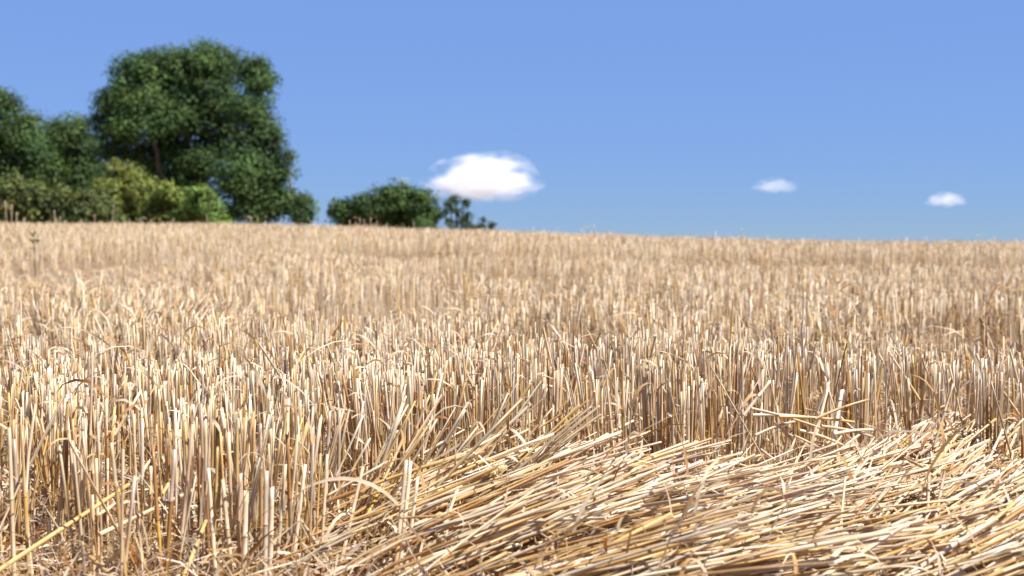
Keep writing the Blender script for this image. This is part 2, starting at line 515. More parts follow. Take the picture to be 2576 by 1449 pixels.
# an upright clump left standing at the corner of the flattened straw
nc, nd = 70, 900
X = np.concatenate([X, rng.uniform(-0.36, -0.19, nc), rng.uniform(-0.95, -0.12, nd)]); Y = np.concatenate([Y, rng.uniform(1.17, 1.42, nc), rng.uniform(1.30, 2.1, nd)])
L = np.concatenate([L, np.zeros(nc), lodge(X[-nd:], Y[-nd:])])
az, lean, length = stalk_geometry(X, Y, L)
Z = ground_z(X, Y) - 0.006
N = len(X)
rad0 = rng.normal(0.00165, 0.00040, N).clip(0.0008, 0.0028)
cols, tone = straw_cols(N)
rnd = rng.random(N)
bend = np.where(lean > R(25), 0.75, 0.3)
st_body, st_joint, st_c = detailed_tubes(lambda t: centreline(X, Y, Z, az, lean, length, t, bend), N, length, rad0, cols, rnd)

# flattened straw -----------------------------------------------------------------
ND = 2000
fx = rng.uniform(-0.45, 1.45, ND * 4); fy = rng.uniform(0.98, 1.68, ND * 4)
fl = lodge(fx, fy)
k = (fl > 0.3) & (rng.random(len(fx)) < fl)
fx, fy = fx[k][:ND], fy[k][:ND]


def flow(x, y):
    """Heading and rise of the pressed straw at a point."""
    tuft, swirl = noise2(x, y, 0.16, 9), noise2(x, y, 0.55, 10)
    a_ = R(10) + R(12) * swirl + R(9) * tuft + R(28) * sstep(0.0, 0.5, x)
    e_ = R(3) + R(16) * sstep(-0.05, 0.3, x) * (0.75 + 0.5 * swirl) + R(5) * (tuft + 0.2) + R(26) * (1 - lodge_left(x, y))
    return a_, e_, tuft


POCKETS = [(0.36, 1.37, 0.15, 0.035), (0.06, 1.43, 0.11, 0.030), (0.64, 1.49, 0.11, 0.030), (0.00, 1.22, 0.11, 0.022), (0.30, 1.20, 0.10, 0.022), (0.20, 1.52, 0.08, 0.025)]


def in_pocket(x, y, a_):
    hit = np.zeros(np.shape(x), bool)
    for q_ in (0.0, 0.08, 0.16):
        xx, yy = x + q_ * np.cos(a_), y + q_ * np.sin(a_)
        for px_, py_, rx_, ry_ in POCKETS: hit |= ((xx - px_) / rx_) ** 2 + ((yy - py_ - 0.25 * (xx - px_)) / ry_) ** 2 < 1
    return hit


a_, e_, tuft = flow(fx, fy)
k = ~in_pocket(fx, fy, a_) | (rng.random(len(fx)) < 0.12)
fx, fy, a_, e_ = fx[k], fy[k], a_[k], e_[k]
faz = a_ + rng.normal(0, R(10), len(fx)); fel = e_ + np.abs(rng.normal(0, R(3.5), len(fx))); lift = np.abs(rng.normal(0, 0.014, len(fx))) + 0.003
# tufts from one root row, swept over together, lie as sheaves one on another
SX, SY, SA, SE, SLIFT = [fx], [fy], [faz], [fel], [lift]
ns = 0
while ns < 150:
    cx_, cy_ = rng.uniform(-0.42, 1.35), rng.uniform(1.0, 1.66)
    if lodge(cx_, cy_) < rng.uniform(0.3, 0.8): continue
    if in_pocket(np.array(cx_), np.array(cy_), flow(np.array(cx_), np.array(cy_))[0]): continue
    ns += 1
    m_ = int(rng.integers(14, 36))
    a0, e0, t0 = flow(np.array(cx_), np.array(cy_))
    a0 = float(a0) + rng.normal(0, R(7)); e0 = float(e0) + rng.normal(R(6.5), R(4.0))
    across, along_ = rng.normal(0, rng.uniform(0.014, 0.034), m_), rng.normal(0, 0.055, m_)
    SX.append(cx_ + along_ * math.cos(a0) - across * math.sin(a0)); SY.append(cy_ + along_ * math.sin(a0) + across * math.cos(a0))
    SA.append(a0 + rng.normal(0, R(4.0), m_) - across * 1.6); SE.append(e0 + rng.normal(0, R(2.2), m_))
    SLIFT.append(np.abs(rng.normal(rng.uniform(0.006, 0.034), 0.008, m_)))
fx, fy, faz, fel, lift = map(np.concatenate, (SX, SY, SA, SE, SLIFT))
NF = len(fx)
fl = lodge(fx, fy)
fel = np.clip(fel, R(0.5), R(48))
stray = rng.random(NF) < 0.06
faz = np.where(stray, faz + rng.normal(0, R(45), NF), faz)
fel = np.where(stray, fel + rng.uniform(0, R(22), NF), fel)
flen = rng.normal(0.265, 0.05, NF).clip(0.06, 0.36) * np.where(rng.random(NF) < 0.15, rng.uniform(0.3, 0.8, NF), 1)
fel = np.minimum(fel, np.arcsin(np.clip((0.048 + 0.022 * (1 - lodge_left(fx, fy)) + 0.04 * rng.random(NF) ** 2) / flen, 0, 1)))
FZ = ground_z(fx, fy) + lift
frad = rng.normal(0.00162, 0.00040, NF).clip(0.0007, 0.0027)
fcols, ftone = straw_cols(NF, np.array([0.26, 0.44, 0.12, 0.06, 0.03, 0.09]))
frnd = rng.random(NF)
flean = math.pi / 2 - fel
fbend = np.where(lift > 0.03, 0.02, rng.uniform(0.0, 0.28, NF))
sag = rng.uniform(-0.10, 0.22, NF)
kink_at, kink = rng.uniform(0.25, 0.85, NF), np.where(rng.random(NF) < 0.4, rng.normal(0, R(9), NF), 0.0)


def flat_line(t):
    th = flean[:, None] * (1 - fbend[:, None] * (1 - np.clip(t * 2.6, 0, 1)) ** 2) + sag[:, None] * (t - 0.4)
    th = np.clip(th, 0, R(97))
    mid = 0.5 * (th[:, 1:] + th[:, :-1]); ds = np.diff(t, axis=1) * flen[:, None]
    z0 = np.zeros((NF, 1))
    h = np.concatenate([z0, np.cumsum(np.sin(mid) * ds, 1)], 1); z = np.concatenate([z0, np.cumsum(np.cos(mid) * ds, 1)], 1)
    az_ = faz[:, None] + kink[:, None] * (t > kink_at[:, None])
    am = 0.5 * (az_[:, 1:] + az_[:, :-1]); dh = np.sin(mid) * ds
    x = fx[:, None] + np.concatenate([z0, np.cumsum(dh * np.cos(am), 1)], 1)
    y = fy[:, None] + np.concatenate([z0, np.cumsum(dh * np.sin(am), 1)], 1)
    zz = np.maximum(FZ[:, None] + z, ground_z(x, y) + 0.003)
    return np.stack([x, y, zz], axis=2)


fl_body, fl_joint, fl_c = detailed_tubes(flat_line, NF, flen, frad, fcols, frnd)

# leaves on the near stalks and on the flattened straw ----------------------------
lk = np.where(rng.random(N) < 0.50)[0]
u = rng.integers(3, 8, len(lk))
p0 = st_c[lk, u]
laz = rng.uniform(0, 6.283, len(lk))
lcol, _ = straw_cols(len(lk), np.array([0.27, 0.36, 0.12, 0.19, 0.04, 0.02]))
st_leaf = leaf_group(p0, laz, np.where(rng.random(len(lk)) < 0.12, 1.7, 0.85) * rng.gamma(4, 0.013, len(lk)).clip(0.02, 0.085), rng.uniform(0.0014, 0.0048, len(lk)),
                     rng.uniform(R(20), R(85), len(lk)), rng.uniform(R(40), R(190), len(lk)), rng.normal(0, 1.0, len(lk)), lcol, rng.random(len(lk)), 6)
flk = np.where(rng.random(NF) < 0.50)[0]
p0f = fl_c[flk, rng.integers(2, 8, len(flk))]
lcolf, _ = straw_cols(len(flk), np.array([0.27, 0.36, 0.12, 0.19, 0.04, 0.02]))
fl_leaf = leaf_group(p0f, faz[flk] + rng.normal(0, 1.1, len(flk)), rng.gamma(4, 0.016, len(flk)).clip(0.025, 0.16), rng.uniform(0.0010, 0.0046, len(flk)),
                     rng.uniform(R(0), R(75), len(flk)), rng.uniform(R(40), R(180), len(flk)), rng.normal(0, 1.0, len(flk)), lcolf, rng.random(len(flk)), 6)



def sheath_group(c, r_, cols_, i_lo, i_hi):
    """Papery leaf sheaths clinging to the stem and peeling away at the top."""
    n_ = len(c)
    t, n1, n2 = frames(c)
    ph = rng.uniform(0, 6.283, n_)
    d = n1 * np.cos(ph)[:, None, None] + n2 * np.sin(ph)[:, None, None]
    e = -n1 * np.sin(ph)[:, None, None] + n2 * np.cos(ph)[:, None, None]
    cc = c[:, i_lo:i_hi]; m_ = cc.shape[1]
    peel = np.linspace(1.25, 1.25, m_)[None, :] + (np.linspace(0, 1, m_) ** 3)[None, :] * rng.uniform(0.2, 3.2, n_)[:, None]
    pos = cc + d[:, i_lo:i_hi] * (peel * r_[:, None])[:, :, None]
    wid = np.interp(np.linspace(0, 1, m_), [0, .15, .7, 1], [.7, 1.05, .9, .15])[None, :] * r_[:, None]
    a_ = ribbon_arrays(pos, e[:, i_lo:i_hi] * wid[:, :, None], cols_, rng.random(n_))
    return (a_[0], a_[1], a_[2], a_[3], None)


SHP = np.array([0.26, 0.34, 0.12, 0.20, 0.06, 0.02])
shs = np.where(rng.random(N) < 0.34)[0]
st_sheath = sheath_group(st_c[shs], rad0[shs], straw_cols(len(shs), SHP)[0], 3, 8)
shf = np.where(rng.random(NF) < 0.42)[0]
fl_sheath = sheath_group(fl_c[shf], frad[shf], straw_cols(len(shf), SHP)[0], 3, 8)

# ---- which stalks show largest from the photograph's place: those become objects
BW, BH = 1024, 576


def samples_of(c, rad, n=70):
    t = np.linspace(0, c.shape[1] - 1.001, n)
    i0 = t.astype(int); f = (t - i0)[None, :, None]
    p = c[:, i0] * (1 - f) + c[:, i0 + 1] * f
    px, py, d = project(p)
    w = rad[:, None] * F_PX / d * (BW / W_PX)
    return px * BW / W_PX, py * BW / W_PX, d, w


PX, PY, DD, ID = [], [], [], []
for base, cc_, rr_ in ((0, st_c, rad0), (N, fl_c, frad)):
    x_, y_, d_, w_ = samples_of(cc_, rr_)
    for off in (-0.7, 0.0, 0.7):
        PX.append((x_ + off * w_).ravel()); PY.append(y_.ravel()); DD.append(d_.ravel())
        ID.append(np.repeat(np.arange(len(cc_)) + base, x_.shape[1]))
PX, PY, DD, ID = map(np.concatenate, (PX, PY, DD, ID))
ok = (PX >= 0) & (PX < BW) & (PY >= 0) & (PY < BH)
cell = (PY[ok].astype(int) * BW + PX[ok].astype(int)); dd = DD[ok]; idd = ID[ok]
order = np.lexsort((dd, cell)); cell, idd = cell[order], idd[order]
first = np.concatenate([[True], cell[1:] != cell[:-1]])
seen = np.bincount(idd[first], minlength=N + NF)
big_st = np.argsort(-seen[:N])[:270]
big_fl = np.argsort(-seen[N:])[:290]


def place(c_top):
    px, py, d = project(c_top[None])
    return int(round(float(px[0]) / W_PX * 100)), int(round(float(py[0]) / H_PX * 100))


USED = set()
ONES = 'zero one two three four five six seven eight nine ten eleven twelve thirteen fourteen fifteen sixteen seventeen eighteen nineteen'.split()
TENS = '- - twenty thirty forty fifty sixty seventy eighty ninety'.split()


def say(n_):
    n_ = int(n_)
    if n_ >= 100: return 'hundred'
    return ONES[n_] if n_ < 20 else TENS[n_ // 10] + ('-' + ONES[n_ % 10] if n_ % 10 else '')


def unique_label(base, where, alts):
    for a in [''] + alts:
        s_ = f'{base}{a}, {where}'
        if s_ not in USED:
            USED.add(s_)
            return s_
    return s_


def emit(kind_name, idx, body, joint, leaf, leaf_idx, sheath, sheath_idx, c, tones, leanv, group, cat, describe):
    leaf_of = {}
    for q_, s_ in enumerate(leaf_idx): leaf_of.setdefault(int(s_), []).append(q_)
    used_leaf = np.zeros(len(leaf_idx), bool)
    sh_of = {int(s_): q_ for q_, s_ in enumerate(sheath_idx)}
    used_sh = np.zeros(len(sheath_idx), bool)
    for i_ in idx:
        i_ = int(i_)
        org = c[i_, 0]
        b = sel(body, slice(i_, i_ + 1)); b = (b[0] - org, *b[1:])
        o = link(kind_name, make_mesh(kind_name, [b], M_STRAW), loc=org)
        jn = sel(joint, slice(i_, i_ + 1)); jn = (jn[0] - org, *jn[1:])
        link('joint', make_mesh('joint', [jn], M_STRAW), o)
        lv = leaf_of.get(i_, [])
        for q_ in lv:
            used_leaf[q_] = True
            g = sel(leaf, slice(q_, q_ + 1)); g = (g[0] - org, *g[1:])
            link('leaf_blade', make_mesh('leaf_blade', [g], M_LEAF), o)
        if i_ in sh_of:
            used_sh[sh_of[i_]] = True
            g = sel(sheath, slice(sh_of[i_], sh_of[i_] + 1)); g = (g[0] - org, *g[1:])
            link('leaf_sheath', make_mesh('leaf_sheath', [g], M_LEAF), o)
        ax, ay = place(c[i_, -1])
        if 0 <= ax <= 100 and 0 <= ay <= 100:
            where = f'tip {say(ax)} percent across, {say(ay)} percent down'
        else:
            mid = c[i_, c.shape[1] // 2]
            ax, ay = place(mid)
            where = f'middle {say(ax)} percent across, {say(ay)} percent down'
        base = describe(i_, tones[i_], bool(lv))
        tag(o, unique_label(base, where, [' beside another', ' among others']), cat, group)
    return used_leaf, used_sh


def d_st(i_, tn, lf):
    a = 'leaning' if lean[i_] > R(18) else 'upright'
    return f'{TONE[tn]} {a} straw stalk' + (' with leaf' if lf else '')


def d_fl(i_, tn, lf):
    a = 'half-raised' if fel[i_] > R(25) else 'flattened'
    return f'{TONE[tn]} {a} straw' + (' with leaf' if lf else '')


ul, us = emit('straw_stalk', big_st, st_body, st_joint, st_leaf, lk, st_sheath, shs, st_c, tone, lean, 'cut straw stalks standing at the front of the field', 'straw stalk', d_st)
uf, ufs = emit('flattened_straw', big_fl, fl_body, fl_joint, fl_leaf, flk, fl_sheath, shf, fl_c, ftone, fel, 'straws pressed flat at the front right', 'straw', d_fl)
rest_st = np.setdiff1d(np.arange(N), big_st)
rest_fl = np.setdiff1d(np.arange(NF), big_fl)

# middle and far stubble ------------------------------------------------------------
def simple_stubble(y0, y1, density, sides, rings, leaf_share, rmul, capped=True):
    X, Y = standing_roots(y0, y1, density)
    az, lean, length = stalk_geometry(X, Y, np.zeros(len(X)))
    Z = ground_z(X, Y) - 0.005
    n_ = len(X)
    t = np.tile(np.linspace(0, 1, rings), (n_, 1))
    c = centreline(X, Y, Z, az, lean, length, t, np.full(n_, 0.3))
    cols, _ = straw_cols(n_)
    r0 = rng.normal(0.0017, 0.0004, n_).clip(0.0009, 0.0028) * rmul
    rn = rng.random(n_)
    # the tip ring is doubled and drawn in, so the cut end is closed
    c = np.concatenate([c, c[:, -1:] + 1e-5], axis=1)
    rad = r0[:, None] * np.concatenate([np.linspace(1.1, 0.95, rings), [0.05]])[None]
    cr_ = np.repeat(cols[:, None], rings + 1, axis=1)
    if rings > 2: cr_[:, 0] = straw_cols(n_, np.array([0.24, 0.12, 0.30, 0.12, 0.16, 0.06]))[0]
    if not capped: c, rad, cr_ = c[:, :-1], rad[:, :-1], cr_[:, :-1]
    v = tube_arrays(c, rad, cr_, sides, rng.uniform(0, 6.28, n_), rn)
    q = v[3]; fl_ = np.ones(len(q), bool)
    if capped: fl_[-sides:] = False
    lk_ = np.where(rng.random(n_) < leaf_share)[0]
    lc, _ = straw_cols(len(lk_), np.array([0.27, 0.36, 0.12, 0.19, 0.04, 0.02]))
    w = rng.uniform(0.0, 0.55, len(lk_))[:, None]
    p_ = c[lk_, -2 if capped else -1] * (1 - w) + c[lk_, 0] * w
    lg = leaf_group(p_, rng.uniform(0, 6.28, len(lk_)), rng.gamma(4, 0.015, len(lk_)).clip(0.025, 0.14), rng.uniform(0.0025, 0.006, len(lk_)) * rmul,
                    rng.uniform(R(10), R(85), len(lk_)), rng.uniform(R(40), R(180), len(lk_)), rng.normal(0, 1, len(lk_)), lc, rng.random(len(lk_)), 4)
    return (v[0], v[1], v[2], q, fl_), lg


BANDS, BAND_LEAVES = [], []
# further off the stalks are simpler; closed tips shade brighter, open ones darker, mixed to set brightness
for y0, y1, dens, leaves, rm, shut in ((NEAR_END, 4.6, 450, .40, 1.0, True), (NEAR_END, 4.6, 620, .40, 1.0, False), (4.6, 8.0, 320, .36, 1.05, True), (4.6, 8.0, 480, .36, 1.05, False), (8.0, 15.0, 220, .22, 1.05, True), (8.0, 15.0, 300, .22, 1.05, False),
                                       (15.0, 24.0, 100, .16, 1.4, True), (15.0, 24.0, 160, .16, 1.4, False)):
    b_, l_ = simple_stubble(y0, y1, dens, 3, 3 if y0 < 4 else 2, leaves, rm, shut)
    BANDS.append(b_); BAND_LEAVES.append(l_)
# frayed blades and thin dead grass standing between the stalks
NFR = 13000
qx = rng.uniform(-1.9, 1.9, NFR * 2); qy = rng.uniform(1.0, 3.6, NFR * 2) ** 1.0
k = (np.abs(qx) < 0.445 * qy + 0.25) & (lodge(qx, qy) < 0.6)
qx, qy = qx[k][:NFR], qy[k][:NFR]; NFR = len(qx)
fray = leaf_group(np.stack([qx, qy, ground_z(qx, qy)], 1), rng.uniform(0, 6.28, NFR), rng.gamma(4, 0.018, NFR).clip(0.03, 0.16), rng.uniform(0.0006, 0.0026, NFR),
                  rng.uniform(R(50), R(92), NFR), rng.uniform(R(-15), R(120), NFR), rng.normal(0, 1.2, NFR),
                  straw_cols(NFR, np.array([0.26, 0.20, 0.20, 0.16, 0.16, 0.02]))[0], rng.random(NFR), 6)
stub = link('stubble', make_mesh('stubble', [sel(st_body, rest_st)] + BANDS, M_STRAW))
tag(stub, 'dense pale straw stubble covering the whole field to the crest', 'stubble', kind='stuff')
lv = link('dry_leaves', make_mesh('dry_leaves', [sel(st_leaf, np.where(~ul)[0]), sel(st_sheath, np.where(~us)[0]), fray] + BAND_LEAVES, M_LEAF), stub)
lv['kind'] = 'stuff'
flm = link('flattened_straw_mat', make_mesh('flattened_straw_mat', [sel(fl_body, rest_fl)], M_STRAW))
tag(flm, 'thick mat of flattened pale straw at the front right', 'straw', kind='stuff')
lv = link('dry_leaves', make_mesh('dry_leaves', [sel(fl_leaf, np.where(~uf)[0]), sel(fl_sheath, np.where(~ufs)[0])], M_LEAF), flm)
lv['kind'] = 'stuff'

# loose litter on the soil ----------------------------------------------------------
NL = 14000
lx = np.concatenate([rng.uniform(-1.9, 1.9, NL), rng.uniform(-0.95, 0.2, 14000)]); ly = np.concatenate([rng.uniform(0.85, 4.2, NL), rng.uniform(1.0, 2.1, 14000)])
k = np.abs(lx) < 0.445 * ly + 0.35
lx, ly = lx[k], ly[k]; NL = len(lx)
lz = ground_z(lx, ly) + rng.gamma(1.5, 0.011, NL).clip(0.001, 0.08)
lcol, _ = straw_cols(NL, np.array([0.26, 0.20, 0.14, 0.26, 0.12, 0.02]))
ltr = leaf_group(np.stack([lx, ly, lz], 1), rng.uniform(0, 6.28, NL), rng.uniform(0.02, 0.10, NL), rng.uniform(0.0008, 0.0042, NL),
                 rng.uniform(R(-20), R(60), NL), rng.uniform(R(-20), R(110), NL), rng.normal(0, 1, NL), lcol * 0.92, rng.random(NL), 4)
NS = 5000
sx = rng.uniform(-1.7, 1.7, NS); sy = rng.uniform(0.85, 3.8, NS)
k = np.abs(sx) < 0.445 * sy + 0.3
sx, sy = sx[k], sy[k]; NS = len(sx)
sa_, sl = rng.uniform(0, 6.28, NS), rng.uniform(0.03, 0.16, NS)
se = rng.normal(0, R(11), NS)
sz = ground_z(sx, sy) + rng.gamma(1.5, 0.010, NS).clip(0.003, 0.06)
c0 = np.stack([sx, sy, sz], 1)
dv = np.stack([np.cos(se) * np.cos(sa_), np.cos(se) * np.sin(sa_), np.abs(np.sin(se))], 1) * sl[:, None]
sc = np.stack([c0, c0 + dv * 0.5 + np.array([0, 0, 0.002]), c0 + dv, c0 + dv * 1.001], axis=1)
sr = rng.uniform(0.0009, 0.0021, NS)[:, None] * np.array([1, 1, 0.95, 0.3])[None]
scol, _ = straw_cols(NS)
sv = tube_arrays(sc, sr, np.repeat(scol[:, None], 4, axis=1), 5, None, rng.random(NS))
lit = link('straw_litter', make_mesh('straw_litter', [(sv[0], sv[1], sv[2], sv[3], None)], M_STRAW))
tag(lit, 'broken straw and shrivelled leaves littering the soil between stalks', 'litter', kind='stuff')
lv = link('shrivelled_leaves', make_mesh('shrivelled_leaves', [ltr], M_LEAF), lit)
lv['kind'] = 'stuff'


# ------------------------------------------------------------------ single straws that stand out
def single(name, a, b, r, colr, label, cat, group, bow=0.0, joint_at=0.55, leaf=None, gold=False):
    a, b = np.asarray(a, float), np.asarray(b, float)
    r = r * 0.88
    t = np.array([0, .2, .4, joint_at - .007, joint_at, joint_at + .007, .7 + .1 * (joint_at > .6), .88, 1.0])
    t = np.sort(t)
    c = a[None] * (1 - t[:, None]) + b[None] * t[:, None]
    side = np.cross(b - a, [0, 1, 0.2]); side /= np.linalg.norm(side)
    c = c + side[None] * (np.sin(t * math.pi) * bow)[:, None]
    tan = (c[-1] - c[-2]) / np.linalg.norm(c[-1] - c[-2])
    c2 = np.concatenate([c, [c[-1] - tan * 0.0002, c[-1] - tan * 0.008]])
    ji = int(np.argmin(abs(t - joint_at)))
    prof = np.linspace(1.1, 0.93, len(t)); prof[ji] *= 1.13
    rad = r * np.concatenate([prof, [prof[-1] * .62, prof[-1] * .55]])
    cc = np.tile(np.asarray(colr, float), (len(c2), 1)); cc[ji] *= (0.8, 0.66, 0.48)
    if gold: cc[max(ji - 2, 0):ji] = (0.62, 0.40, 0.07)
    org = a.copy()
    g = tube_arrays((c2 - org)[None], rad[None], cc[None], 8, rng.uniform(0, 6, 1), rng.random(1), slant=(rng.normal(0, .6, 1), 3), oval=np.array([0.9]))
    fl_ = np.ones(len(g[3]), bool); fl_[-16:] = False
    o = link(name, make_mesh(name, [(g[0], g[1], g[2], g[3], fl_)], M_STRAW), loc=org)
    jc = np.stack([c[ji] * .5 + c[ji - 1] * .5, c[ji], c[ji] * .5 + c[ji + 1] * .5]) - org
    jg = tube_arrays(jc[None], (r * np.array([1.12, 1.3, 1.1]))[None], np.tile(np.asarray(colr) * (0.68, 0.5, 0.34), (1, 3, 1)), 8)
    link('joint', make_mesh('joint', [(jg[0], jg[1], jg[2], jg[3], None)], M_STRAW), o)
    if leaf:
        az_, ln_, w_, el_, cu_, tw_, u_ = leaf
        p_ = (a * (1 - u_) + b * u_ - org)[None]
        g = leaf_group(p_, np.array([R(az_)]), np.array([ln_]), np.array([w_]), np.array([R(el_)]), np.array([R(cu_)]), np.array([tw_]),
                       np.array([[0.68, 0.57, 0.40]]), rng.random(1), 10)
        link('leaf_blade', make_mesh('leaf_blade', [g], M_LEAF), o)
    return tag(o, label, cat, group)


BUFF, CREAM, GOLD, TAN, BROWN, YEL = PAL
GS = 'cut straw stalks standing at the front of the field'
GL = 'loose straws lying across the stubble'
S = lambda px0, py0, d0, px1, py1, d1, r, c, lab, **k: single('straw_stalk', at(px0, py0, d0), at(px1, py1, d1), r, c, lab, 'straw stalk', GS, **k)
LO = lambda px0, py0, d0, px1, py1, d1, r, c, lab, **k: single('loose_straw', at(px0, py0, d0), at(px1, py1, d1), r, c, lab, 'straw', GL, **k)
# standing ones: base first
S(37, 1485, 1.19, 23, 1076, 1.22, .0024, BUFF, 'thick buff stalk standing at the very left edge of the picture', leaf=(150, .06, .004, 30, 120, .6, .98))
S(74, 1480, 1.21, 54, 1069, 1.25, .0018, GOLD, 'speckled brown-gold stalk just inside the left edge, second one in')
S(84, 1470, 1.23, 90, 1016, 1.30, .0019, BUFF, 'long slender bowed stalk near the left edge', bow=.009, joint_at=.5, gold=True)
S(410, 1500, 1.20, 384, 1120, 1.22, .0021, BROWN, 'brown stalk with a yellow band standing alone at lower left', joint_at=.5, gold=True)
S(356, 1225, 1.58, 336, 818, 1.58, .0018, BUFF, 'tall thin stalk rising high above its neighbours at left', joint_at=.62)
S(545, 1490, 1.17, 524, 1178, 1.20, .0021, CREAM, 'buff stalk with a frayed cut end, left end of the front clump')
S(588, 1490, 1.18, 560, 1206, 1.21, .0023, BUFF, 'thick pale stalk leaning left in the front clump')
S(612, 1490, 1.17, 619, 1235, 1.18, .0030, CREAM, 'broad blunt cream stalk in the front clump')
S(665, 1490, 1.18, 670, 1185, 1.20, .0028, TAN, 'broad shaded stalk in the middle of the front clump')  # shade put into the colour: grey-tan beside its cream sunlit twin
S(678, 1490, 1.16, 684, 1227, 1.17, .0028, CREAM, 'broad sunlit stalk in the middle of the front clump')
S(690, 1490, 1.19, 718, 1168, 1.21, .0020, BUFF, 'stalk with a forked split tip in the front clump')
S(705, 1470, 1.22, 735, 1175, 1.25, .0018, GOLD, 'thin golden stalk behind the forked one in the front clump')
S(728, 1490, 1.20, 768, 1168, 1.23, .0022, CREAM, 'square-cut cream stalk toward the right of the front clump', leaf=(-20, .14, .005, 25, 110, .4, .8))
S(803, 1490, 1.22, 823, 1143, 1.26, .0018, BUFF, 'slim stalk at the right end of the front clump')
S(988, 1500, 1.17, 1022, 1157, 1.21, .0024, BUFF, 'left one of a thick touching pair before the flattened straw', joint_at=.45, gold=True)
S(999, 1500, 1.175, 1033, 1160, 1.215, .0023, CREAM, 'right one of a thick touching pair before the flattened straw', joint_at=.5)
S(1012, 1500, 1.18, 1051, 1199, 1.21, .0021, CREAM, 'single bright stalk just to the side of the thick pair', joint_at=.3)
S(852, 1440, 1.22, 913, 1175, 1.27, .0022, BUFF, 'bright stalk leaning before the flattened straw, square end up')
S(866, 1420, 1.27, 1014, 1104, 1.38, .0021, GOLD, 'long greenish-brown leaning stalk with a dark joint', joint_at=.6, gold=True)
S(1072, 1450, 1.23, 1153, 1224, 1.28, .0020, CREAM, 'leaning pale stalk with a split tip over the flattened straw')
S(2048, 1110, 1.59, 2083, 974, 1.62, .0024, CREAM, 'bright leaning stalk behind the tangle of loose straws', joint_at=.4)
S(2094, 1120, 1.59, 2118, 981, 1.62, .0030, [.82, .76, .64], 'broad white stalk behind the tangle of loose straws', joint_at=.8)
S(1870, 1045, 1.58, 1937, 958, 1.60, .0026, CREAM, 'bright broken stalk slanting up beside the tangle of loose straws')
S(2466, 1200, 1.48, 2523, 1080, 1.52, .0022, CREAM, 'bright lone stalk sticking up near the right edge')
S(2350, 1120, 1.56, 2398, 965, 1.58, .0020, BUFF, 'slender slanting stalk against the dark standing wall at right')
S(1560, 900, 2.6, 1612, 800, 2.62, .0022, CREAM, 'pale stalk leaning above the standing rows near the middle')
S(2016, 880, 2.6, 2024, 735, 2.6, .0026, [.8, .74, .6], 'tall white stalk standing out above the rows right of the middle', joint_at=.3)
S(745, 860, 3.2, 755, 748, 3.2, .0026, CREAM, 'tall bright stalk at the dark gap in the middle distance', joint_at=.35)
S(560, 800, 3.9, 580, 722, 3.9, .003, CREAM, 'bright kinked stalk left of the dark gap in the middle distance')
# lying ones
LO(-30, 1452, 1.06, 347, 1204, 1.24, .0024, YEL, 'long yellowish straw slanting across the bottom left corner', joint_at=.56)
LO(250, 1345, 1.17, 504, 1224, 1.30, .0024, BUFF, 'thick buff straw lying slantwise left of the front clump', joint_at=.35)
LO(455, 1470, 1.14, 518, 1310, 1.24, .0023, YEL, 'short pale straw leaning against the front clump', joint_at=.3)
LO(220, 1396, 1.16, 290, 1458, 1.10, .0024, GOLD, 'golden straw lying toward the bottom edge at left', joint_at=.3)
LO(395, 1265, 1.26, 446, 1180, 1.34, .0020, YEL, 'thin yellow straw behind the brown lone stalk')
LO(1045, 1452, 1.20, 1309, 1277, 1.42, .0024, CREAM, 'long broad straw lying over the flattened mat at the bottom middle', bow=.004)
LO(1065, 1430, 1.24, 1262, 1296, 1.42, .0022, CREAM, 'bright straw beside the long broad one at the bottom middle')
LO(860, 1408, 1.24, 1100, 1402, 1.30, .0023, CREAM, 'pale straw lying level near the bottom, beside the thick pair')
for k_, (a0, b0, a1, b1, c_) in enumerate([(1889, 1027, 2072, 1080, BUFF), (1893, 1044, 2060, 1053, CREAM), (2050, 1054, 2186, 1005, GOLD), (2066, 1072, 2193, 1098, BUFF),
                                          (2098, 1092, 2197, 1081, CREAM), (1998, 1096, 2104, 1157, CREAM), (1945, 1060, 2010, 1130, BUFF), (2010, 1082, 2120, 1120, CREAM),
                                          (1960, 1048, 2150, 1062, YEL), (2075, 1110, 2098, 1170, CREAM), (1900, 1095, 2000, 1060, BUFF)]):
    LO(a0, b0, 1.56, a1, b1, 1.59, .0021, c_, f'{["buff", "cream", "golden"][k_ % 3]} straw in the loose tangle, running from {say(round(a0 / 25.76))} to {say(round(a1 / 25.76))} percent across', bow=.002)


# taller stems along the skyline
SKY = [(12, 505, 14, 1), (30, 515, 15, 1), (42, 535, 15, 0), (62, 548, 15, 0), (137, 530, 17, 0), (152, 545, 18, 0), (205, 552, 18, 0), (238, 540, 18, 1), (286, 515, 17, 0), (312, 550, 18, 0),
       (352, 548, 18, 1), (380, 552, 18, 1), (436, 548, 18, 0), (520, 545, 18, 0), (632, 545, 18, 1), (648, 548, 18, 0), (668, 556, 18, 0), (880, 555, 18, 0), (905, 548, 18, 1), (915, 552, 18, 0),
       (932, 548, 18, 1), (948, 555, 18, 0), (975, 562, 18, 0), (1040, 558, 18, 0), (1425, 582, 18, 0), (1462, 576, 18, 0), (1480, 570, 18, 1), (1494, 565, 18, 0), (1630, 585, 18, 0),
       (1866, 575, 17, 0), (1872, 590, 18, 1), (2045, 592, 18, 0), (2160, 596, 18, 0), (2330, 598, 18, 0), (2460, 590, 18, 1), (2500, 596, 18, 0)]
